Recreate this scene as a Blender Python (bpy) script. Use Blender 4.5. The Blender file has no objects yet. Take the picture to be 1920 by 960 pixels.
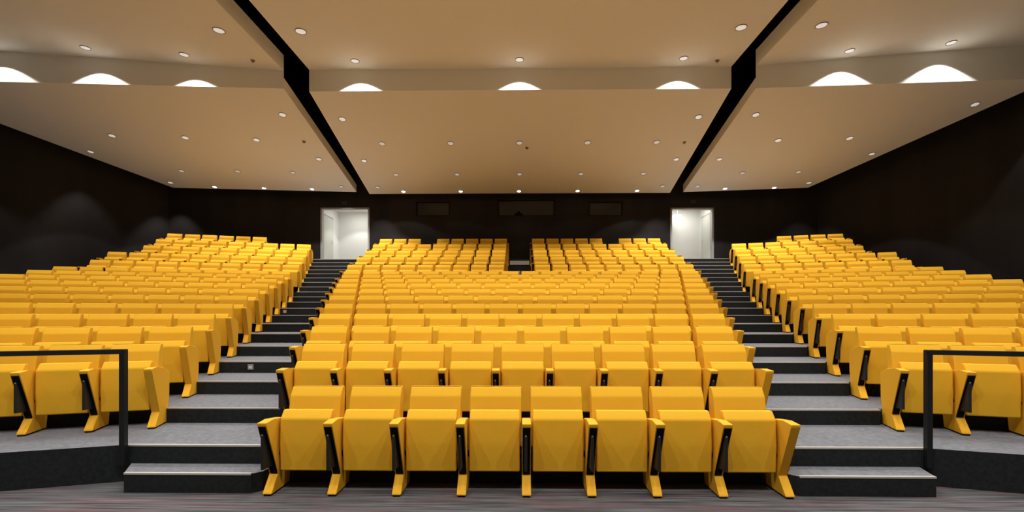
import bpy, bmesh, math, random
from mathutils import Vector, Matrix

C = bpy.context.scene.collection
R = math.radians
random.seed(7)

# ------------------------------------------------------------------ camera, world, exposure
cam_data = bpy.data.cameras.new('camera')
cam_data.sensor_width = 36.0
cam_data.lens = 920.0 / 1920.0 * 36.0
cam_data.shift_y = 108.0 / 1920.0
cam_data.clip_end = 200.0
cam = bpy.data.objects.new('camera', cam_data)
C.objects.link(cam)
cam.location = (0.0, 0.0, 1.566)
cam.rotation_euler = (R(90), 0, R(0.87))
bpy.context.scene.camera = cam

world = bpy.data.worlds.new('world')
bpy.context.scene.world = world
world.use_nodes = True
world.node_tree.nodes['Background'].inputs[0].default_value = (0, 0, 0, 1)
world.node_tree.nodes['Background'].inputs[1].default_value = 0.0

sc = bpy.context.scene
sc.view_settings.view_transform = 'Standard'
sc.view_settings.look = 'None'
sc.view_settings.gamma = 1.0
sc.view_settings.use_curve_mapping = False
sc.view_settings.exposure = 0.08
LAMP_W = 205.0          # a lamp above the seats
UPPER_W = 210.0         # a lamp in the high panels towards the stage
FASCIA_W = 150.0        # the lamps just in front of the step in the ceiling
FRONT_W = 200.0         # the unseen lamps added over the front rows
LAMP_COL = (1.0, 0.965, 0.93)
CONE = R(104)

# ------------------------------------------------------------------ materials
def mat(name, col, rough=0.8, metal=0.0, emit=None, spec=0.3):
    m = bpy.data.materials.new(name)
    m.use_nodes = True
    b = m.node_tree.nodes['Principled BSDF']
    b.inputs['Base Color'].default_value = (*col, 1)
    b.inputs['Roughness'].default_value = rough
    b.inputs['Metallic'].default_value = metal
    b.inputs['Specular IOR Level'].default_value = spec
    if emit:
        b.inputs['Emission Color'].default_value = (*emit[0], 1)
        b.inputs['Emission Strength'].default_value = emit[1]
    return m

def noisy(name, c1, c2, scale, stretch=(1, 1, 1), rough=0.85, bump=0.0, detail=4.0, lo=0.35, hi=0.65, spec=0.2, c3=None):
    m = mat(name, c1, rough, spec=spec)
    nt = m.node_tree
    b = nt.nodes['Principled BSDF']
    tc = nt.nodes.new('ShaderNodeTexCoord')
    mp = nt.nodes.new('ShaderNodeMapping')
    mp.inputs['Scale'].default_value = stretch
    nz = nt.nodes.new('ShaderNodeTexNoise')
    nz.inputs['Scale'].default_value = scale
    nz.inputs['Detail'].default_value = detail
    rp = nt.nodes.new('ShaderNodeValToRGB')
    rp.color_ramp.elements[0].position = lo
    rp.color_ramp.elements[0].color = (*c1, 1)
    rp.color_ramp.elements[1].position = hi
    rp.color_ramp.elements[1].color = (*c2, 1)
    if c3:
        e = rp.color_ramp.elements.new((lo + hi) / 2)
        e.color = (*c3, 1)
    nt.links.new(tc.outputs['Object'], mp.inputs['Vector'])
    nt.links.new(mp.outputs['Vector'], nz.inputs['Vector'])
    nt.links.new(nz.outputs['Fac'], rp.inputs['Fac'])
    nt.links.new(rp.outputs['Color'], b.inputs['Base Color'])
    if bump:
        bp = nt.nodes.new('ShaderNodeBump')
        bp.inputs['Strength'].default_value = bump
        bp.inputs['Distance'].default_value = 0.01
        nt.links.new(nz.outputs['Fac'], bp.inputs['Height'])
        nt.links.new(bp.outputs['Normal'], b.inputs['Normal'])
    return m

M = {}
M['yellow'] = noisy('yellow_upholstery', (0.76, 0.408, 0.022), (0.80, 0.438, 0.028), 160, bump=0.08, rough=0.85, spec=0.15)
M['yellow_panel'] = mat('yellow_side_panel', (0.78, 0.405, 0.022), 0.7, spec=0.2)
M['black'] = mat('black_plastic', (0.003, 0.003, 0.003), 0.7, spec=0.1)
M['tablet'] = mat('charcoal_plastic', (0.014, 0.015, 0.015), 0.45, spec=0.3)
M['steel'] = mat('brushed_steel', (0.5, 0.5, 0.5), 0.35, 0.9)
M['tread'] = noisy('grey_stair_carpet', (0.13, 0.138, 0.153), (0.20, 0.208, 0.23), 25, rough=0.95, bump=0.3, detail=8, lo=0.3, hi=0.7)
M['riser'] = noisy('dark_riser_carpet', (0.012, 0.014, 0.015), (0.019, 0.022, 0.023), 30, rough=0.9, detail=6)
M['nosing'] = mat('aluminium_nosing', (0.55, 0.52, 0.48), 0.5, 0.3)
M['wall'] = noisy('dark_stained_panel_wall', (0.006, 0.0042, 0.004), (0.012, 0.0098, 0.009), 1.2, stretch=(1, 1, 0.12), rough=0.6, detail=5, spec=0.3)
M['void'] = mat('black_void', (0.002, 0.002, 0.002), 0.9, spec=0.0)
M['ceil'] = mat('warm_white_ceiling_paint', (0.88, 0.86, 0.79), 0.9, spec=0.1)
M['stage'] = noisy('pale_bounce_floor', (0.40, 0.38, 0.34), (0.47, 0.45, 0.41), 3, stretch=(0.3, 6, 1), rough=0.6)  # pale tone of the added floor that bounces light to the ceiling
M['white'] = mat('white_corridor_paint', (0.75, 0.75, 0.72), 0.8)
M['doorleaf'] = mat('pale_grey_door_paint', (0.55, 0.56, 0.5), 0.5)
M['frame'] = mat('grey_door_frame', (0.35, 0.35, 0.34), 0.5)
M['glass'] = mat('dark_booth_glass', (0.01, 0.012, 0.012), 0.15, spec=0.6)
M['glass_lit'] = mat('dim_booth_glass', (0.014, 0.017, 0.018), 0.3, spec=0.5)
M['pale'] = mat('pale_riser_board', (0.50, 0.46, 0.38), 0.6)
M['rail'] = mat('black_steel_rail', (0.010, 0.011, 0.012), 0.35, 0.2, spec=0.4)
M['trim'] = mat('grey_lamp_trim', (0.32, 0.31, 0.32), 0.3, 0.7)
M['lamp'] = mat('lamp_reflector', (0.8, 0.8, 0.8), 0.4, emit=((1.0, 0.95, 0.88), 0.42))
M['lamp_dim'] = mat('lamp_reflector_dim', (0.8, 0.8, 0.8), 0.4, emit=((1.0, 0.93, 0.88), 0.25))
M['lamp_on'] = mat('lamp_glowing', (0.8, 0.8, 0.8), 0.4, emit=((1.0, 0.97, 0.92), 6.0))
M['detector'] = mat('beige_detector_plastic', (0.30, 0.24, 0.16), 0.6)
M['corr_light'] = mat('corridor_light_panel', (0.9, 0.9, 0.9), 0.4, emit=((1.0, 0.98, 0.95), 4.0))
M['sticker'] = mat('pale_sticker', (0.6, 0.6, 0.75), 0.4)
M['sign'] = mat('unlit_sign_plastic', (0.03, 0.035, 0.03), 0.4)

# striped carpet on the flat floor
def carpet():
    m = mat('striped_grey_carpet', (0.15, 0.15, 0.16), 0.95, spec=0.1)
    nt = m.node_tree
    b = nt.nodes['Principled BSDF']
    tc = nt.nodes.new('ShaderNodeTexCoord')
    def nz(scale, st, detail):
        mp = nt.nodes.new('ShaderNodeMapping'); mp.inputs['Scale'].default_value = st
        n = nt.nodes.new('ShaderNodeTexNoise'); n.inputs['Scale'].default_value = scale; n.inputs['Detail'].default_value = detail
        nt.links.new(tc.outputs['Object'], mp.inputs['Vector']); nt.links.new(mp.outputs['Vector'], n.inputs['Vector'])
        return n
    a = nz(1.0, (1.3, 42, 1), 6)
    p = nz(1.0, (1.0, 24, 1), 3)
    r1 = nt.nodes.new('ShaderNodeValToRGB')
    r1.color_ramp.elements[0].position = 0.36; r1.color_ramp.elements[0].color = (0.042, 0.045, 0.050, 1)
    r1.color_ramp.elements[1].position = 0.64; r1.color_ramp.elements[1].color = (0.145, 0.147, 0.152, 1)
    r2 = nt.nodes.new('ShaderNodeValToRGB')
    r2.color_ramp.elements[0].position = 0.53; r2.color_ramp.elements[0].color = (0, 0, 0, 1)
    r2.color_ramp.elements[1].position = 0.64; r2.color_ramp.elements[1].color = (0.75, 0.75, 0.75, 1)
    mx = nt.nodes.new('ShaderNodeMix'); mx.data_type = 'RGBA'
    mx.inputs[7].default_value = (0.16, 0.075, 0.082, 1)
    nt.links.new(a.outputs['Fac'], r1.inputs['Fac']); nt.links.new(p.outputs['Fac'], r2.inputs['Fac'])
    nt.links.new(r2.outputs['Color'], mx.inputs[0]); nt.links.new(r1.outputs['Color'], mx.inputs[6])
    nt.links.new(mx.outputs[2], b.inputs['Base Color'])
    bp = nt.nodes.new('ShaderNodeBump'); bp.inputs['Strength'].default_value = 0.3; bp.inputs['Distance'].default_value = 0.005
    nt.links.new(a.outputs['Fac'], bp.inputs['Height']); nt.links.new(bp.outputs['Normal'], b.inputs['Normal'])
    return m
M['carpet'] = carpet()

# ------------------------------------------------------------------ helpers
def mesh_from(bm, name, mats, smooth=None):
    bmesh.ops.recalc_face_normals(bm, faces=bm.faces)
    me = bpy.data.meshes.new(name)
    if smooth:
        for f in bm.faces: f.smooth = True
    bm.to_mesh(me); bm.free()
    for m in (mats if isinstance(mats, (list, tuple)) else [mats]): me.materials.append(m)
    if smooth:
        # area-weighted normals: flat faces stay flat, only the bevels roll
        nv = [Vector() for _ in me.vertices]
        for p in me.polygons:
            for i in p.vertices: nv[i] += p.normal * p.area
        me.normals_split_custom_set_from_vertices([v.normalized() for v in nv])
    return me

def link(name, me, parent=None, loc=(0, 0, 0), rot=(0, 0, 0)):
    o = bpy.data.objects.new(name, me)
    C.objects.link(o); o.parent = parent
    o.location = loc; o.rotation_euler = rot
    return o

def obj(name, bm, m, parent=None, smooth=None, loc=(0, 0, 0), rot=(0, 0, 0)):
    return link(name, mesh_from(bm, name, m, smooth), parent, loc, rot)

def struct(name, bm, m, parent=None, **k):
    o = obj(name, bm, m, parent, **k)
    if parent is None: o['kind'] = 'structure'
    return o

def tag(o, label, cat, group=None):
    o['label'] = label; o['category'] = cat
    if group: o['group'] = group
    return o

def thing(name, label, cat, loc=(0, 0, 0), rotz=0, group=None):
    o = bpy.data.objects.new(name, None); C.objects.link(o)
    o.empty_display_size = 0.1
    o.location = loc; o.rotation_euler = (0, 0, rotz)
    return tag(o, label, cat, group)

def box(bm, x0, x1, y0, y1, z0, z1, bevel=0, seg=2, midx=0):
    vs = [bm.verts.new((x, y, z)) for x in (x0, x1) for y in (y0, y1) for z in (z0, z1)]
    fs = [(0, 1, 3, 2), (4, 6, 7, 5), (0, 4, 5, 1), (2, 3, 7, 6), (0, 2, 6, 4), (1, 5, 7, 3)]
    faces = [bm.faces.new([vs[i] for i in f]) for f in fs]
    for f in faces: f.material_index = midx
    if bevel:
        es = list({e for f in faces for e in f.edges})
        bmesh.ops.bevel(bm, geom=es, offset=bevel, segments=seg, profile=0.5, affect='EDGES')
    return bm

def extrude_yz(bm, prof, x0, x1, bevel=0, seg=2, midx=0):
    """closed (y,z) outline swept along x"""
    a = [bm.verts.new((x0, y, z)) for y, z in prof]
    b = [bm.verts.new((x1, y, z)) for y, z in prof]
    faces = [bm.faces.new(a), bm.faces.new(b[::-1])]
    n = len(prof)
    for i in range(n):
        faces.append(bm.faces.new((a[i], b[i], b[(i + 1) % n], a[(i + 1) % n])))
    for f in faces: f.material_index = midx
    if bevel:
        es = list({e for f in faces for e in f.edges})
        bmesh.ops.bevel(bm, geom=es, offset=bevel, segments=seg, profile=0.5, affect='EDGES')
    return bm

def slab(bm, poly, z0, z1, top=0, side=1, bottom=True):
    """horizontal polygon slab; top faces material 0, sides material 1"""
    a = [bm.verts.new((x, y, z0)) for x, y in poly]
    b = [bm.verts.new((x, y, z1)) for x, y in poly]
    f = bm.faces.new(b); f.material_index = top
    if bottom:
        f = bm.faces.new(a[::-1]); f.material_index = side
    n = len(poly)
    for i in range(n):
        f = bm.faces.new((a[i], a[(i + 1) % n], b[(i + 1) % n], b[i])); f.material_index = side
    return bm

def cyl(bm, r, depth, seg=24, r2=None, mtx=Matrix()):
    bmesh.ops.create_cone(bm, cap_ends=True, segments=seg, radius1=r, radius2=r if r2 is None else r2, depth=depth, matrix=mtx)
    return bm

def wallseg(name, p, q, z0, z1, t=0.12, m='wall'):
    """a vertical wall slab between plan points p and q, thickness away from the room"""
    p = Vector(p); q = Vector(q); d = (q - p).normalized(); n = Vector((-d.y, d.x)) * t
    bm = bmesh.new()
    slab(bm, [tuple(p), tuple(q), tuple(q + n), tuple(p + n)], z0, z1, 0, 0)
    return bm

# ------------------------------------------------------------------ dimensions
RISE = 0.17
PITCH = 0.556
YB = 19.7                       # back wall
XWL, XWR = -16.5, 14.6          # side walls beside the stage
WL = [(-16.5, 13.9), (-13.75, 19.0), (-8.75, 19.7)]   # plan corners of the left and right rear walls
WR = [(14.6, 12.95), (11.6, 19.3), (8.6, 19.7)]
FLOOR_TOP = 21 * RISE
ANG_L, ANG_R = R(17.3), R(16.0)

def nosing_y(k):                # front edge of the stair tread at level k
    if k == 1: return 4.24
    return 4.526 + 0.9195 * (k - 2) if k <= 12 else 14.39 + 0.4493 * (k - 13)
def row_y(i):                   # foot line of row i (middle block, and side blocks at their aisle end)
    if i == 0: return 4.2
    return 5.12 + 0.9195 * (i - 1) if i <= 10 else 14.985 + 0.8986 * (i - 11)
def row_level(i):
    if i == 0: return 0
    return i + 1 if i <= 10 else 13 + 2 * (i - 11)
def x_mid(y):                   # half width of the middle block at depth y
    return 2.30 + 0.302 * (y - 4.2) if y < 14.35 else 5.47
def x_side(y):
    return 3.88 + 0.292 * (y - 5.17)

# ------------------------------------------------------------------ room shell
bm = bmesh.new(); box(bm, XWL - 0.2, XWR + 0.2, -7.0, 5.6, -0.1, 0.0)
struct('floor', bm, M['carpet'])
bm = bmesh.new(); box(bm, -9.0, 9.0, -6.95, 1.2, 0.0, 0.02)
struct('bounce_floor', bm, M['stage'])  # added out of view to throw light up onto ceiling and seats

# tiers of the middle block
bm = bmesh.new()
prev = 0
for i in range(1, 16):
    z = row_level(i) * RISE; y0 = row_y(i) - 0.592
    if i == 11: y0 = 14.39
    if y0 < 14.3:
        poly = [(-x_mid(y0), y0), (x_mid(y0), y0), (x_mid(14.2), 14.2), (5.4, 14.4), (5.4, YB), (-5.4, YB), (-5.4, 14.4), (-x_mid(14.2), 14.2)]
    else:
        poly = [(-5.45, y0), (5.45, y0), (5.45, YB), (-5.45, YB)]
    slab(bm, poly, prev, z); prev = z
struct('seating_tier', bm, [M['tread'], M['riser']])

# aisle stairs
def stairs(sx):
    bm = bmesh.new(); nb = bmesh.new()
    for k in range(2, 22):
        y0 = nosing_y(k); z1 = k * RISE; z0 = z1 - RISE if k > 2 else 0.0
        ys = [y0] + [v for v in (14.2, 14.4) if v > y0 + 0.01] + [YB]
        ins = [(sx * (x_mid(y) if y < 14.3 else 5.43), y) for y in ys]
        out = [(sx * x_side(YB), YB), (sx * x_side(y0), y0)]
        slab(bm, ins + out, z0, z1)
        xi = x_mid(y0) if y0 < 14.3 else 5.43
        xo = x_side(y0)
        a, b = sorted((sx * xi, sx * xo))
        box(nb, a, b, y0 - 0.005, y0 + 0.022, z1 - 0.011, z1 + 0.005)
    # the loose first step standing on the flat floor
    xa, xb, xc = 2.34, 3.46, 3.62
    if sx > 0: xa, xb, xc = 2.40, 3.555, 3.64
    slab(bm, [(sx * xa, 4.24), (sx * xb, 4.24), (sx * xc, 4.525), (sx * (xa - 0.07), 4.525), (sx * (xa - 0.07), 4.31)], 0, RISE)
    a, b = sorted((sx * xa, sx * xb))
    box(nb, a, b, 4.235, 4.260, RISE - 0.011, RISE + 0.005)
    struct('stair_flight', bm, [M['tread'], M['riser']])
    struct('trim_1' if sx < 0 else 'trim_2', nb, M['nosing'])
stairs(-1); stairs(1)

# tiers of the side blocks, turned towards the stage
def cross(p, d, a, b):
    """parameter t where p + d t meets segment a-b, or None"""
    e = Vector(b) - Vector(a); w = Vector(a) - p; den = d.x * e.y - d.y * e.x
    if abs(den) < 1e-9: return None
    t = (w.x * e.y - w.y * e.x) / den; u = (w.x * d.y - w.y * d.x) / den
    return t if t > 0 and -1e-6 <= u <= 1 + 1e-6 else None
def side_tiers(sx, ang, W):
    bm = bmesh.new(); d = Vector((sx * math.cos(ang), -math.sin(ang))); n = Vector((-sx * math.sin(ang), -math.cos(ang)))
    W = [(W[0][0], -4.0)] + W
    prev = 0
    for i in range(1, 16):
        z = row_level(i) * RISE
        if i == 1:
            p = Vector((sx * x_side(4.526), 4.526))
        else:
            p = Vector((sx * x_side(row_y(i) + 0.05), row_y(i) + 0.05)) + n * 0.60
            t = (x_side(p.y) - abs(p.x)) / (math.cos(ang) + 0.292 * math.sin(ang))
            p = p + d * t
        if i >= 11:                      # the steep upper tiers end just past their last seat
            xe = -12.72 if sx < 0 else 11.95
            q = p + d * ((abs(xe) - abs(p.x)) / math.cos(ang))
            a, b = Vector(W[-2]), Vector(W[-1])
            if abs(xe) > abs(b.x): yb = b.y + (a.y - b.y) * (abs(xe) - abs(b.x)) / (abs(a.x) - abs(b.x))
            yb = min(yb, a.y + 5) - 0.0
            slab(bm, [tuple(p), tuple(q), (xe, yb if abs(xe) <= abs(a.x) else a.y - 0.5), (W[-1][0], W[-1][1]), (sx * x_side(YB), YB)], prev, z)
            prev = z
            continue
        for k in range(len(W) - 1):
            t = cross(p, d, W[k], W[k + 1])
            if t: break
        q = p + d * t
        slab(bm, [tuple(p), tuple(q)] + W[k + 1:] + [(sx * x_side(YB), YB)], prev, z)
        prev = z
    struct('seating_tier', bm, [M['tread'], M['riser']])
side_tiers(-1, ANG_L, WL); side_tiers(1, ANG_R, WR)

# centre steps between the two upper seat blocks
bm = bmesh.new()
for lv, yy in ((14, 14.9), (16, 15.8), (18, 16.7)):
    box(bm, -0.34, 0.34, yy - 0.05, yy + 0.36, (lv - 1) * RISE, lv * RISE)
struct('centre_steps', bm, M['riser'])
bm = bmesh.new(); box(bm, -0.35, 0.36, row_y(15) - 0.607, row_y(15) - 0.593, 3.355, 3.50)
struct('trim_3', bm, M['pale'])

# walls
TOPZ = 9.3
WLK, WRK = WL[2], WR[2]
DL = (-8.01, -6.065, 5.82); DR = (6.05, 7.73, 5.77)
bm = bmesh.new()
def wb(x0, x1, z0, z1, t=0.15): box(bm, x0, x1, YB, YB + t, z0, z1)
wb(WLK[0], DL[0], FLOOR_TOP - 0.5, TOPZ); wb(DL[0], DL[1], DL[2], TOPZ)
wb(DL[0], DL[1], FLOOR_TOP - 0.5, FLOOR_TOP)
WINS = [(-4.16, -2.82, 5.50, 6.07, 'glass'), (-0.86, 1.41, 5.49, 6.14, 'glass_lit'), (2.79, 4.13, 5.48, 6.05, 'glass')]
xs = DL[1]
for x0, x1, z0, z1, g in WINS:
    wb(xs, x0, FLOOR_TOP - 0.5, TOPZ); wb(x0, x1, FLOOR_TOP - 0.5, z0); wb(x0, x1, z1, TOPZ); xs = x1
wb(xs, DR[0], FLOOR_TOP - 0.5, TOPZ); wb(DR[0], DR[1], DR[2], TOPZ); wb(DR[0], DR[1], FLOOR_TOP - 0.5, FLOOR_TOP)
wb(DR[1], WRK[0], FLOOR_TOP - 0.5, TOPZ)
struct('wall_back', bm, M['wall'])
struct('wall_back_left', wallseg('w', WL[1], WL[2], 0, TOPZ), M['wall'])
struct('wall_back_right', wallseg('w', WR[2], WR[1], 0, TOPZ), M['wall'])
struct('wall_left', wallseg('w', WL[0], WL[1], 0, TOPZ), M['wall'])
struct('wall_right', wallseg('w', WR[1], WR[0], 0, TOPZ), M['wall'])
YF = -7.0
bm = bmesh.new(); box(bm, XWL - 0.15, XWL, YF, WL[0][1], -0.1, TOPZ); struct('wall_stage_left', bm, M['wall'])
bm = bmesh.new(); box(bm, XWR, XWR + 0.15, YF, WR[0][1], -0.1, TOPZ); struct('wall_stage_right', bm, M['wall'])
bm = bmesh.new(); box(bm, XWL - 0.2, XWR + 0.2, YF - 0.15, YF, -0.1, TOPZ); struct('wall_front', bm, M['frame'])  # unseen wall behind the camera, added in grey to bounce light
bm = bmesh.new(); box(bm, XWL - 0.2, XWR + 0.2, YF - 0.15, YB + 0.2, TOPZ, TOPZ + 0.1); struct('ceiling_void', bm, M['void'])

for n_, (x0, x1, z0, z1, g) in enumerate(WINS):
    bm = bmesh.new(); box(bm, x0, x1, YB + 0.09, YB + 0.10, z0, z1)
    w = struct('window_%d' % (n_ + 1), bm, M[g])
    bm = bmesh.new()
    for a in ((x0, x0 + 0.03, z0, z1), (x1 - 0.03, x1, z0, z1), (x0, x1, z0, z0 + 0.03), (x0, x1, z1 - 0.03, z1)):
        box(bm, a[0], a[1], YB + 0.04, YB + 0.09, a[2], a[3])
    obj('window_frame', bm, M['black'], w)
bm = bmesh.new()
box(bm, -0.19, 0.13, YB + 0.02, YB + 0.085, 5.50, 5.60, bevel=0.02); cyl(bm, 0.07, 0.06, 20, mtx=Matrix.Translation((-0.03, YB + 0.05, 5.62)) @ Matrix.Rotation(R(90), 4, 'X'))
tag(obj('projector', bm, M['black']), 'small dark projector seen behind the middle booth window', 'projector')

# ------------------------------------------------------------------ ceiling panels
def lerp(a, b, t): return a + (b - a) * t
class Panel:
    """four plan corners (inner front, outer front, inner back, outer back) on a plane z(X, Y)"""
    def __init__(s, a, b, c, d, zf): s.c = [Vector(p) for p in (a, b, c, d)]; s.z = zf
    def uv(s, u, v):
        a, b, c, d = s.c
        p = a.lerp(b, u).lerp(c.lerp(d, u), v)
        return Vector((p.x, p.y, s.z(p.x, p.y)))
    def normal(s, X, Y):
        e = 0.05
        dx = Vector((e, 0, s.z(X + e, Y) - s.z(X, Y))); dy = Vector((0, e, s.z(X, Y + e) - s.z(X, Y)))
        return dx.cross(dy).normalized()

FT = 0.30
LF, LB, LO = (-6.483, 13.4), (-6.483, 19.43), (-16.88, 12.68)
RF, RB, RO = (6.44, 13.47), (6.44, 19.41), (13.92, 12.98)
zll = lambda X, Y: 7.757 - 0.2246 * (Y - 13.4) + 0.01572 * (X + 6.483)
zrl = lambda X, Y: 7.708 - 0.229 * (Y - 13.47) - 0.01718 * (X - 6.44)
PN = {
 'ML': Panel((-5.972, 13.85), (5.939, 13.85), (-5.972, 19.45), (5.939, 19.45), lambda X, Y: 7.877 - 0.27625 * (Y - 13.85)),
 'MU': Panel((-5.972, -6), (5.939, -6), (-5.972, 13.85), (5.939, 13.85), lambda X, Y: 8.49),
 'LL': Panel(LF, LO, LB, (-13.4, 18.79), zll),
 'LU': Panel((-6.483, -6), (-16.3, -6), LF, LO, lambda X, Y: 8.25 - 0.0446 * (X + 6.483)),
 'RL': Panel(RF, RO, RB, (11.03, 18.93), zrl),
 'RU': Panel((6.44, -6), (13.92, -6), RF, RO, lambda X, Y: 8.33 + 0.0386 * (X - 6.44)),
}
def ceiling_block(name, lo, up, nu=8, nv=8):
    """lower sloping panel + riser + upper panel with thin edges, one continuous plasterboard raft"""
    bm = bmesh.new()
    def grid(f, top=0.0):
        g = [[bm.verts.new(f(i / nu, j / nv) + Vector((0, 0, top))) for j in range(nv + 1)] for i in range(nu + 1)]
        for i in range(nu):
            for j in range(nv):
                bm.faces.new((g[i][j], g[i + 1][j], g[i + 1][j + 1], g[i][j + 1]))
        return g
    def strip(a, b):
        for i in range(len(a) - 1):
            bm.faces.new((a[i], a[i + 1], b[i + 1], b[i]))
    for p, ft in ((lo, FT), (up, FT + 0.12)):
        g = grid(p.uv); h = grid(p.uv, ft)
        strip([r[0] for r in g], [r[0] for r in h]) if p is up else None
        strip([r[-1] for r in g], [r[-1] for r in h]) if p is lo else None
        strip(g[0], h[0]); strip(g[-1], h[-1])
        if p is lo: a = [r[0] for r in g]
        else: b = [r[-1] for r in g]
    # the vertical step, given a little depth by the panel edges behind it
    strip(a, b)
    bmesh.ops.remove_doubles(bm, verts=bm.verts, dist=0.0005)
    o = struct(name, bm, M['ceil'])
    return o
ceiling_block('ceiling_middle', PN['ML'], PN['MU'])
ceiling_block('ceiling_left', PN['LL'], PN['LU'])
ceiling_block('ceiling_right', PN['RL'], PN['RU'])

# ------------------------------------------------------------------ corridors behind the doors
def corridor(idx, x0, x1, ztop, depth, leaf_side):
    bm = bmesh.new(); z0 = FLOOR_TOP; zt = ztop + 0.25; y0 = YB + 0.15; y1 = YB + depth; t = 0.08
    box(bm, x0 - t, x0, y0, y1, z0, zt); box(bm, x1, x1 + t, y0, y1, z0, zt)
    box(bm, x0 - t, x1 + t, y1, y1 + t, z0, zt); box(bm, x0 - t, x1 + t, y0, y1 + t, zt, zt + t)
    box(bm, x0 - t, x1 + t, y0, y1 + t, z0 - t, z0)
    struct('corridor_wall', bm, M['white'])
    fb = bmesh.new()
    box(fb, x0 - 0.02, x0 + 0.045, YB - 0.02, YB + 0.17, z0, ztop); box(fb, x1 - 0.045, x1 + 0.02, YB - 0.02, YB + 0.17, z0, ztop)
    box(fb, x0 - 0.02, x1 + 0.02, YB - 0.02, YB + 0.17, ztop - 0.045, ztop + 0.02)
    fr = struct('door_%d' % idx, fb, M['frame'])
    # door leaf in the side wall of the corridor
    s = leaf_side; xw = x0 if s < 0 else x1
    lb = bmesh.new(); a, b = sorted((xw, xw - s * 0.05))
    box(lb, a, b, y0 + 0.02, y0 + 1.0, z0 + 0.005, z0 + 2.02, bevel=0.006)
    o = obj('door_leaf', lb, M['doorleaf'], fr)
    hb = bmesh.new(); a, b = sorted((xw - s * 0.05, xw - s * 0.10))
    box(hb, a, b, y0 + 0.86, y0 + 0.88, z0 + 1.02, z0 + 1.04); a, b = sorted((xw - s * 0.09, xw - s * 0.105))
    box(hb, a, b, y0 + 0.76, y0 + 0.88, z0 + 1.02, z0 + 1.04)
    obj('door_handle', hb, M['steel'], o)
    cb = bmesh.new(); a, b = sorted((xw, xw - s * 0.03))
    for ya, yb2, za, zb in ((y0 + 0.0, y0 + 0.02, z0, z0 + 2.07), (y0 + 1.0, y0 + 1.06, z0, z0 + 2.07), (y0, y0 + 1.06, z0 + 2.02, z0 + 2.08)):
        box(cb, a, b, ya, yb2, za, zb)
    obj('door_casing', cb, M['frame'], fr)
    L = bpy.data.lights.new('corridor_light', 'AREA'); L.energy = 15 if idx == 1 else 17; L.size = 0.5; L.color = (1, 0.98, 0.93)
    lo = bpy.data.objects.new('corridor_light', L)
    if idx == 1:
        t_ = thing('corridor_downlight', 'round ceiling light inside the white corridor behind the left door', 'ceiling light', (0.5 * (x0 + x1) + 0.1, YB + 1.0, zt))
        cb = bmesh.new(); cyl(cb, 0.09, 0.03); obj('lamp_disc', cb, M['lamp_on'], t_, loc=(0, 0, -0.016))
        C.objects.link(lo); lo.parent = t_; lo.location = (0, 0, -0.06)
        S = bpy.data.lights.new('corridor_beam', 'SPOT'); S.energy = 50; S.spot_size = R(104); S.spot_blend = 0.25; S.color = (1, 1, 1); S.shadow_soft_size = 0.04
        so = bpy.data.objects.new('corridor_beam', S); C.objects.link(so); so.parent = t_; so.location = (0, 0, -0.07)
    else:
        t_ = thing('corridor_lamp', 'glowing square lamp hanging in the white corridor behind the right door', 'lamp', (6.62, YB + 1.0, zt))
        cb = bmesh.new(); box(cb, -0.17, 0.17, -0.05, 0.05, -0.60, -0.32, bevel=0.01); obj('light_box', cb, M['corr_light'], t_)
        cb = bmesh.new(); box(cb, -0.008, 0.008, -0.008, 0.008, -0.33, 0.0); obj('hanger', cb, M['steel'], t_)
        C.objects.link(lo); lo.parent = t_; lo.location = (0.35, -0.45, -0.06)
corridor(1, DL[0], DL[1], DL[2], 1.95, -1)
corridor(2, DR[0], DR[1], DR[2], 1.45, 1)
for x, s in ((-7.05, 'left'), (6.93, 'right')):
    bm = bmesh.new(); box(bm, -0.10, 0.10, -0.05, 0.0, -0.06, 0.06, bevel=0.01); box(bm, -0.085, 0.085, -0.055, -0.05, -0.045, 0.045)
    o = obj('emergency_light', bm, M['sign'], loc=(x, YB, 6.03))
    tag(o, 'small dark emergency light box on the wall above the %s door' % s, 'emergency light')

# ------------------------------------------------------------------ auditorium seat
def side_panel_bm():
    bm = bmesh.new()
    extrude_yz(bm, [(-0.12, 0.648), (-0.114, 0.622), (0.098, 0.158), (-0.03, 0.026), (-0.03, 0.013), (0.310, 0.013),
                    (0.322, 0.18), (0.365, 0.32), (0.372, 0.572), (0.20, 0.632), (0.02, 0.654)][::-1], -0.039, 0.039, bevel=0.007, seg=2)
    return bm
def inset_bm():
    bm = bmesh.new()
    # runs down the leaning front edge
    p0 = Vector((-0.110, 0.614)); p1 = Vector((0.094, 0.168)); n = Vector((-0.9095, -0.4157))
    a = p0 + n * 0.004; b = p1 + n * 0.004; c = p1 - n * 0.012; d = p0 - n * 0.012
    extrude_yz(bm, [tuple(a), tuple(b), tuple(c), tuple(d)], -0.031, 0.031)
    a = Vector((0.080, 0.198)) + n * 0.008; b = Vector((0.096, 0.163)) + n * 0.008
    extrude_yz(bm, [tuple(a), tuple(b), (b.x + 0.02, b.y), (a.x + 0.02, a.y)], -0.028, 0.028)
    return bm
def tablet_bm():
    bm = bmesh.new()
    extrude_yz(bm, [(-0.098, 0.535), (-0.100, 0.245), (0.06, 0.236), (0.055, 0.27), (-0.07, 0.54)], -0.018, 0.006, bevel=0.004, seg=1)
    return bm
def cushion_bm():
    bm = bmesh.new()
    extrude_yz(bm, [(0.088, 0.182), (0.082, 0.42), (0.088, 0.640), (0.150, 0.712), (0.205, 0.706), (0.19, 0.40), (0.165, 0.182)][::-1],
               -0.221, 0.221, bevel=0.014, seg=3)
    return bm
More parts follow.
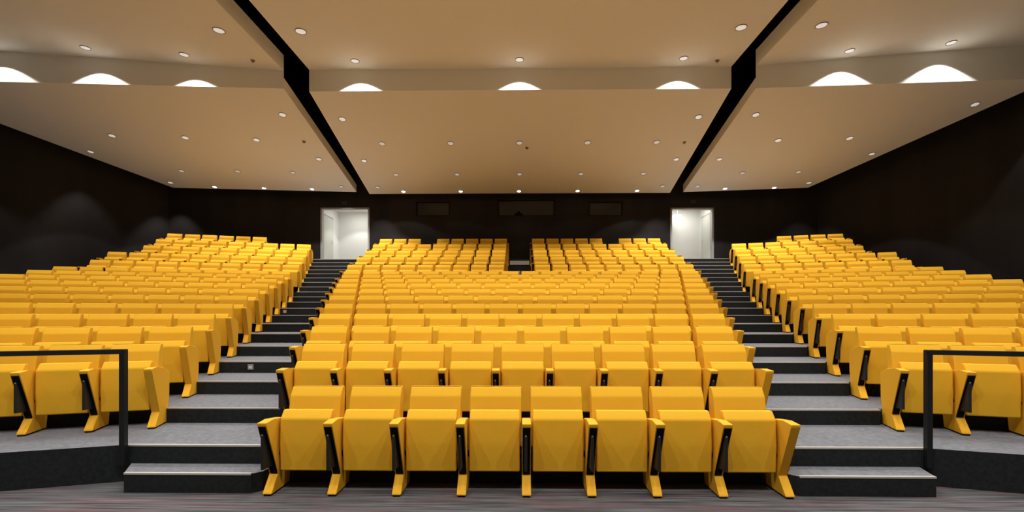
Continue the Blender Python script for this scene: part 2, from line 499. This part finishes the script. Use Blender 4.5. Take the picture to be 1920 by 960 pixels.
def back_bm():
    bm = bmesh.new()
    extrude_yz(bm, [(0.238, 0.40), (0.262, 0.58), (0.308, 0.806), (0.362, 0.884), (0.378, 0.890), (0.425, 0.884), (0.432, 0.80),
                    (0.395, 0.55), (0.375, 0.36), (0.24, 0.36)][::-1], -0.236, 0.236, bevel=0.012, seg=2)
    return bm

ME = {
 'side_panel': mesh_from(side_panel_bm(), 'side_panel', M['yellow_panel'], 40),
 'front_inset': mesh_from(inset_bm(), 'front_inset', M['black']),
 'writing_tablet': mesh_from(tablet_bm(), 'writing_tablet', M['tablet'], 40),
 'seat_cushion': mesh_from(cushion_bm(), 'seat_cushion', M['yellow'], 40),
 'backrest': mesh_from(back_bm(), 'backrest', M['yellow'], 40),
}
bm = bmesh.new(); cyl(bm, 0.007, 0.012, 12, mtx=Matrix.Translation((-0.006, -0.094, 0.541))); ME['knob'] = mesh_from(bm, 'knob', M['steel'])
bm = bmesh.new(); box(bm, -0.030, 0.030, -0.022, 0.30, 0.0, 0.0135); ME['foot_glide'] = mesh_from(bm, 'foot_glide', M['black'])
bm = bmesh.new(); cyl(bm, 0.028, 0.477, 14, mtx=Matrix.Translation((0, 0.135, 0.33)) @ Matrix.Rotation(R(90), 4, 'Y')); ME['hinge'] = mesh_from(bm, 'hinge', M['black'])

H2 = PITCH / 2
def make_seat():
    t = thing('auditorium_seat', '', 'seat')
    p = link('side_panel', ME['side_panel'], t, (-H2, 0, 0))
    link('front_inset', ME['front_inset'], p); link('foot_glide', ME['foot_glide'], p)
    w = link('writing_tablet', ME['writing_tablet'], t, (-H2, 0, 0)); link('knob', ME['knob'], w)
    c = link('seat_cushion', ME['seat_cushion'], t); link('hinge', ME['hinge'], c)
    link('backrest', ME['backrest'], t)
    return t
def copy_tree(o, parent=None):
    c = o.copy(); C.objects.link(c); c.parent = parent
    for ch in o.children: copy_tree(ch, c)
    return c
proto = make_seat(); proto_used = [False]
ORD = ['', 'first', 'second', 'third', 'fourth', 'fifth', 'sixth', 'seventh', 'eighth', 'ninth', 'tenth', 'eleventh', 'twelfth',
       'thirteenth', 'fourteenth', 'fifteenth', 'sixteenth', 'seventeenth', 'eighteenth']
placed = []
def seat(x, y, z, rot, label, group, end=False):
    if proto_used[0]:
        t = copy_tree(PROTO_CLEAN)
    else:
        t = proto; proto_used[0] = True
    t.location = (x, y, z); t.rotation_euler = (0, 0, rot)
    t['label'] = label; t['group'] = group
    if end:
        p = link('side_panel', ME['side_panel'], t, (H2, 0, 0)); link('foot_glide', ME['foot_glide'], p)
        p['label'] = 'plain yellow end panel facing the aisle'
    placed.append(t)
    return t
PROTO_CLEAN = proto

MX = {0: 0.06, 1: 0.035}
far = []; outer = []                                      # seats of the distant upper rows: (x, y, z, rot, end)
MID_G = 'yellow seats of the middle block'
for i in range(0, 16):
    y = row_y(i); z = row_level(i) * RISE; n = 8 + i if i <= 10 else 18
    row = 'front row' if i == 0 else 'row %s' % ORD[i + 1]
    for j in range(n):
        if i <= 10:
            x = MX.get(i, 0.015) + (j - (n - 1) / 2) * PITCH
        else:
            x = (-0.44 - (8 - j + 0.5) * PITCH) if j < 9 else (0.44 + (j - 9 + 0.5) * PITCH)
        last = (j == n - 1) or (i > 10 and j == 8)
        if i == 15 and j in (3, 14): continue
        if i <= 11:
            row = ('front row' if i == 0 else ORD[i + 1] + ' row')
            where = '%s from the left in the %s of the middle block' % (ORD[j + 1], row)
            if i == 11:
                where = '%s from the left in the first row behind the cross aisle' % ORD[j + 1]
            if j == 0: where = where.replace('first from the left', 'leftmost', 1)
            if j == n - 1: where = where.replace(ORD[n] + ' from the left', 'rightmost', 1)
            seat(x, y, z, 0, 'yellow folding seat, ' + where, MID_G, last)
        else:
            far.append((x, y, z, 0, last))

NL = [3, 4, 5, 6, 7, 8, 9, 10, 10, 10, 10, 10, 9, 9]
NR = [3, 4, 5, 6, 7, 8, 8, 8, 8, 8, 8, 8, 7, 7]
for sx, ang, X0, NN, side in ((-1, ANG_L, 3.915, NL, 'left'), (1, ANG_R, 3.96, NR, 'right')):
    for i in range(1, 16):
        y0 = row_y(i) + 0.05; x0 = sx * (X0 + 0.292 * (y0 - 5.17)); z = row_level(i) * RISE
        js = range(NN[i - 1]) if i < 15 else (range(3, 9) if sx < 0 else range(3, 7))
        rot = -sx * ang
        for j in js:
            s = (j + 0.5) * PITCH
            x = x0 + sx * math.cos(ang) * s; y = y0 - math.sin(ang) * s
            # the plain end panel stands at the right-hand end of each row
            last = (sx < 0 and j == js[0]) or (sx > 0 and j == js[-1] and i >= 7)
            if i <= 10:
                jj = 'aisle end seat' if j == 0 else '%s from the aisle' % ORD[j + 1]
                seat(x, y, z, rot, 'yellow folding seat, %s in the %s row of the %s block' % (jj, ORD[i], side),
                     'yellow seats of the %s block' % side, last)
            else:
                far.append((x, y, z, rot, last))
        if i <= 6:                       # the row goes on beyond the picture's edge
            for j in range(NN[i - 1], 10 if sx < 0 else 8):
                s = (j + 0.5) * PITCH
                outer.append((x0 + sx * math.cos(ang) * s, y0 - math.sin(ang) * s, z, rot, sx > 0 and j == 7))

# the distant upper rows, beyond the three hundred nearest seats
bm = bmesh.new()
order = [('side_panel', 0), ('front_inset', 1), ('foot_glide', 1), ('writing_tablet', 2), ('seat_cushion', 3), ('hinge', 1), ('backrest', 3)]
def stamp(bm, me, mtx, mi):
    k0 = len(bm.faces); v0 = len(bm.verts)
    bm.from_mesh(me)
    bm.verts.ensure_lookup_table(); bm.faces.ensure_lookup_table()
    for v in bm.verts[v0:]: v.co = mtx @ v.co
    for f in bm.faces[k0:]: f.material_index = mi
unit = bmesh.new()
for nm, mi in order:
    off = Matrix.Translation((-H2, 0, 0)) if nm in ('side_panel', 'front_inset', 'foot_glide', 'writing_tablet') else Matrix()
    stamp(unit, ME[nm], off, mi)
ume = bpy.data.meshes.new('unit'); unit.to_mesh(ume); unit.free()
unit = bmesh.new(); stamp(unit, ume, Matrix(), 0); unit.free()
unit = bmesh.new(); unit.from_mesh(ume); stamp(unit, ME['side_panel'], Matrix.Translation((H2, 0, 0)), 0)
eme = bpy.data.meshes.new('unit_end'); unit.to_mesh(eme); unit.free()
import array
def bank(name, places, label):
    verts = []; faces = []; mids = []
    for x, y, z, rot, end in places:
        src = eme if end else ume
        mtx = Matrix.Translation((x, y, z)) @ Matrix.Rotation(rot, 4, 'Z')
        b0 = len(verts)
        verts.extend([tuple(mtx @ v.co) for v in src.vertices])
        for p in src.polygons:
            faces.append([b0 + k for k in p.vertices]); mids.append(p.material_index)
    me = bpy.data.meshes.new(name); me.from_pydata(verts, [], faces)
    for m in (M['yellow_panel'], M['black'], M['tablet'], M['yellow']): me.materials.append(m)
    me.polygons.foreach_set('material_index', mids); me.update()
    o = link(name, me); tag(o, label, 'seats'); o['kind'] = 'stuff'
bank('distant_seats', far, 'yellow folding seats of the steep upper rows below the back wall')
bank('outer_seats', outer, 'yellow folding seats at the outer ends of the lower side rows')
bm.free()
bpy.data.meshes.remove(ume); bpy.data.meshes.remove(eme)

# ------------------------------------------------------------------ handrails at the front of the side platforms
def rail(sx, ang, side):
    px, py = (-3.655, 4.475) if sx < 0 else (3.70, 4.50)
    t = thing('handrail', 'black square-section handrail at the front of the %s seating platform' % side, 'handrail', (px, py, RISE))
    top = 1.236 - RISE
    bm = bmesh.new(); box(bm, -0.025, 0.025, -0.025, 0.025, 0, top, bevel=0.003, seg=1); obj('post', bm, M['rail'], t)
    L = 6.2 if sx < 0 else 5.4
    r = bmesh.new(); a, b = sorted((sx * 0.0, sx * L)); box(r, a - (0.025 if sx > 0 else 0), b + (0.025 if sx < 0 else 0), -0.024, 0.024, top - 0.042, top + 0.002, bevel=0.003, seg=1)
    tr = obj('top_rail', r, M['rail'], t, rot=(0, 0, -sx * ang))
    p2 = bmesh.new(); box(p2, -0.025, 0.025, -0.025, 0.025, -RISE, top - 0.04, bevel=0.003, seg=1)
    obj('post', p2, M['rail'], t, loc=(sx * (L - 0.2) * math.cos(ang), -(L - 0.2) * math.sin(ang), 0))
    if sx < 0:
        s = bmesh.new(); box(s, -1.01, -0.985, -0.0265, -0.0235, top - 0.034, top - 0.012)
        obj('sticker', s, M['sticker'], tr)
rail(-1, ANG_L, 'left'); rail(1, ANG_R, 'right')

# step lights set in the risers of the left aisle, and one of the right
def step_light(x, k, label):
    t = thing('step_light', label, 'step light', (x, nosing_y(k), (k - 0.5) * RISE))
    bm = bmesh.new(); box(bm, -0.045, 0.045, -0.012, 0.0, -0.04, 0.04, bevel=0.004, seg=1); obj('face_plate', bm, M['steel'], t)
    bm = bmesh.new(); box(bm, -0.025, 0.025, -0.015, -0.012, -0.02, 0.02); obj('lens', bm, M['sticker'], t)
step_light(-4.02, 5, 'small square metal step light in a riser low on the left stairs')
step_light(-5.72, 10, 'small square metal step light in a riser halfway up the left stairs')

# small grey box on top of the last central row before the cross aisle
t = thing('mounting_box', 'small grey box between the two central seats of the last lower row', 'box', (0.0, row_y(10) + 0.475, 11 * RISE))
bm = bmesh.new(); box(bm, -0.028, 0.028, -0.03, 0.03, 0.80, 0.90, bevel=0.005); obj('housing', bm, M['steel'], t)
bm = bmesh.new(); box(bm, -0.012, 0.012, -0.012, 0.012, 0.0, 0.80); obj('stem', bm, M['rail'], t)

# ------------------------------------------------------------------ ceiling lamps
RM, LM = {}, {}
for r in (0.14, 0.12, 0.11, 0.10, 0.085):
    bm = bmesh.new(); n = 32
    prof = [(r * 0.86, 0.0), (r * 0.86, -0.012), (r * 0.93, -0.02), (r, -0.012), (r, 0.0)]
    rings = [[bm.verts.new((a * math.cos(2 * math.pi * k / n), a * math.sin(2 * math.pi * k / n), z)) for k in range(n)] for a, z in prof]
    for i in range(len(prof)):
        for k in range(n):
            i2 = (i + 1) % len(prof); k2 = (k + 1) % n
            bm.faces.new((rings[i][k], rings[i][k2], rings[i2][k2], rings[i2][k]))
    RM[r] = mesh_from(bm, 'trim_ring', M['trim'], 60)
    for key in ('lamp', 'lamp_on', 'lamp_dim'):
        bm = bmesh.new(); cyl(bm, r * 0.855, 0.008, 28); LM[r, key] = mesh_from(bm, 'lamp_glass', M[key])
SPOTS = {}
def spot_data(w, cone=CONE):
    k = (w, round(cone, 3)); soft = 0.12 if cone > R(80) else 0.55
    if k not in SPOTS:
        L = bpy.data.lights.new('downlight_beam', 'SPOT'); L.energy = w; L.spot_size = cone; L.spot_blend = soft
        L.shadow_soft_size = 0.03; L.color = LAMP_COL; SPOTS[k] = L
    return SPOTS[k]
def downlight(panel, x, y, label, group, w, r=0.12, on='lamp', cone=CONE):
    p = PN[panel]; z = p.z(x, y); nrm = p.normal(x, y)
    q = Vector((0, 0, 1)).rotation_difference(nrm)
    t = thing('recessed_downlight', label, 'ceiling light', (x, y, z), 0, group)
    e = q.to_euler()
    link('trim_ring', RM[r], t, rot=e)
    link('lamp_glass', LM[r, on], t, tuple(q @ Vector((0, 0, -0.005))), e)
    if w:
        so = bpy.data.objects.new('downlight_beam', spot_data(w, cone)); C.objects.link(so); so.parent = t
        so.location = (0, 0, -0.09)
    return t
def row_of(panel, pts, phrase, group, w, **k):
    n = len(pts)
    names = {1: ['only'], 2: ['left', 'right'], 3: ['left', 'middle', 'right'],
             4: ['leftmost', 'second', 'third', 'rightmost'],
             5: ['leftmost', 'second', 'middle', 'fourth', 'rightmost']}[n]
    for i, (x, y) in enumerate(pts):
        ww = w[i] if isinstance(w, (list, tuple)) else w
        downlight(panel, x, y, 'recessed round ceiling light, %s %s' % (names[i], phrase), group, ww, **k)

GM, GL, GR = 'lights of the middle ceiling panel', 'lights of the left ceiling panel', 'lights of the right ceiling panel'
row_of('MU', [(-4.50, 13.37), (0.0, 13.37), (4.45, 13.37)], 'of three just before the ceiling step, middle panel', GM, FASCIA_W, r=0.12, cone=R(114))
row_of('MU', [(-5.36, 11.95), (5.36, 11.95)], 'one of the pair nearest the stage, middle panel', GM, UPPER_W, r=0.14)
row_of('ML', [(-5.45, 15.02), (5.45, 15.02)], 'one of the first pair behind the ceiling step', GM, LAMP_W, r=0.11)
row_of('ML', [(-4.57, 16.24), (-2.28, 16.24), (0, 16.24), (2.25, 16.24), (4.52, 16.24)], 'in the first row of five, middle panel', GM, LAMP_W, r=0.11, on='lamp_dim', cone=R(78))
row_of('ML', [(-5.47, 17.2), (5.47, 17.2)], 'one of the pair between two rows of five', GM, LAMP_W, r=0.10)
row_of('ML', [(-4.57, 18.08), (-2.3, 18.08), (0, 18.08), (2.26, 18.08), (4.55, 18.08)], 'in the second row of five, middle panel', GM, [60, 10, 10, 10, 60], r=0.10, on='lamp_dim')
row_of('ML', [(-5.5, 18.95), (5.5, 18.95)], 'one of the last dim pair, middle panel', GM, LAMP_W, r=0.10, on='lamp_dim', cone=R(76))
row_of('ML', [(-4.57, 19.27), (-2.31, 19.27), (-0.02, 19.27), (2.28, 19.27), (4.6, 19.27)], 'of five glowing along the back edge, middle panel', GM, 12, r=0.085, on='lamp_on', cone=R(30))

row_of('LU', [(-13.75, 12.36), (-11.25, 12.55), (-8.78, 12.72)], 'of three just before the left ceiling step', GL, FASCIA_W, r=0.12, cone=R(114))
row_of('LU', [(-7.12, 11.52)], 'large one beside the dark slot, left panel', GL, UPPER_W, r=0.14)
row_of('LL', [(-7.06, 14.52)], 'bright one beside the dark slot behind the left ceiling step', GL, LAMP_W, r=0.11)
row_of('LL', [(-12.92, 15.37), (-10.7, 15.56), (-8.51, 15.76)], 'of three in the first slanting row, left panel', GL, LAMP_W, r=0.11, cone=R(84))
row_of('LL', [(-6.98, 16.97)], 'one in the middle of the slot edge, left panel', GL, LAMP_W, r=0.10)
row_of('LL', [(-12.22, 17.56), (-10.23, 17.67), (-8.29, 17.83)], 'of three in the second slanting row, left panel', GL, LAMP_W, r=0.10, on='lamp_dim', cone=R(82))
row_of('LL', [(-14.37, 16.23)], 'one halfway along the left wall edge', GL, LAMP_W, r=0.10, cone=R(70))
row_of('LL', [(-13.21, 18.38)], 'one in the far left corner', GL, LAMP_W, r=0.10, cone=R(72))
row_of('LL', [(-6.92, 18.97)], 'dim one above the left door', GL, 20, r=0.10, on='lamp_dim')
row_of('LL', [(-11.77, 18.78), (-9.94, 18.95), (-8.12, 19.1)], 'of three glowing along the back edge, left panel', GL, 12, r=0.085, on='lamp_on', cone=R(30))

row_of('RU', [(8.6, 12.91), (11.06, 12.74)], 'one of two just before the right ceiling step', GR, FASCIA_W, r=0.12, cone=R(114))
row_of('RU', [(7.11, 11.66)], 'large one beside the dark slot, right panel', GR, UPPER_W, r=0.14)
row_of('RL', [(6.98, 14.6)], 'bright one beside the dark slot behind the right ceiling step', GR, LAMP_W, r=0.11)
row_of('RL', [(8.3, 15.87), (10.46, 15.71)], 'of two in the first slanting row, right panel', GR, LAMP_W, r=0.11, cone=R(84))
row_of('RL', [(12.84, 14.03)], 'one nearest the stage along the right wall edge', GR, 40, r=0.11, cone=R(40))
row_of('RL', [(11.77, 16.57)], 'one halfway along the right wall edge', GR, 40, r=0.10, cone=R(40))
row_of('RL', [(6.89, 17.01)], 'one in the middle of the slot edge, right panel', GR, LAMP_W, r=0.10)
row_of('RL', [(8.08, 17.9), (10.02, 17.78)], 'of two in the second slanting row, right panel', GR, LAMP_W, r=0.10, on='lamp_dim', cone=R(82))
row_of('RL', [(10.84, 18.55)], 'one in the far right corner', GR, 110, r=0.10, cone=R(72))
row_of('RL', [(6.83, 18.92)], 'dim one above the right door', GR, 20, r=0.10, on='lamp_dim')
row_of('RL', [(7.94, 19.08), (9.76, 18.95)], 'of two glowing along the back edge, right panel', GR, 12, r=0.085, on='lamp_on', cone=R(30))
# unseen lamps added forward on the same grid for brightness and the armrest shadows
GF = 'unseen lights added above the front rows'
NX = ['leftmost', 'left of centre', 'central', 'right of centre', 'rightmost']
for k, y in enumerate((9.2, 5.2, 0.2)):
    for j, x in enumerate((-4.57, -2.28, 0.0, 2.28, 4.57)):
        downlight('MU', x, y, 'unseen added ceiling light over the front seats, %s, %s row from the step' % (NX[j], ORD[k + 1]), GF, FRONT_W * (1.6, 1.3, 2.5)[k], r=0.14)
    for p, xs_, sd in (('LU', (-8.0, -10.8, -13.6), 'left'), ('RU', (8.0, 10.6, 13.0), 'right')):
        for j, x in enumerate(xs_):
            downlight(p, x, y - 0.1, 'unseen added ceiling light over the %s front seats, %s, %s row from the step' % (sd, ['inner', 'middle', 'outer'][j], ORD[k + 1]), GF, FRONT_W, r=0.14)

def detector(panel, x, y, label):
    z = PN[panel].z(x, y)
    t = thing('smoke_detector', label, 'smoke detector', (x, y, z))
    bm = bmesh.new(); cyl(bm, 0.05, 0.03, 20, r2=0.055, mtx=Matrix.Translation((0, 0, -0.012))); obj('base', bm, M['detector'], t, 40)
    bm = bmesh.new(); cyl(bm, 0.025, 0.03, 16, mtx=Matrix.Translation((0, 0, -0.04))); obj('sensor_head', bm, M['detector'], t, 40)
detector('LU', -7.06, 12.89, 'tiny beige detector just before the left ceiling step')
detector('MU', 5.41, 13.5, 'tiny beige detector at the right end before the middle ceiling step')
detector('LL', -7.03, 15.91, 'tiny beige detector on the left lower panel near the dark slot')
detector('ML', 0.25, 16.5, 'tiny beige detector at the centre of the middle lower panel')
detector('ML', 5.43, 16.25, 'tiny beige detector near the right edge of the middle lower panel')
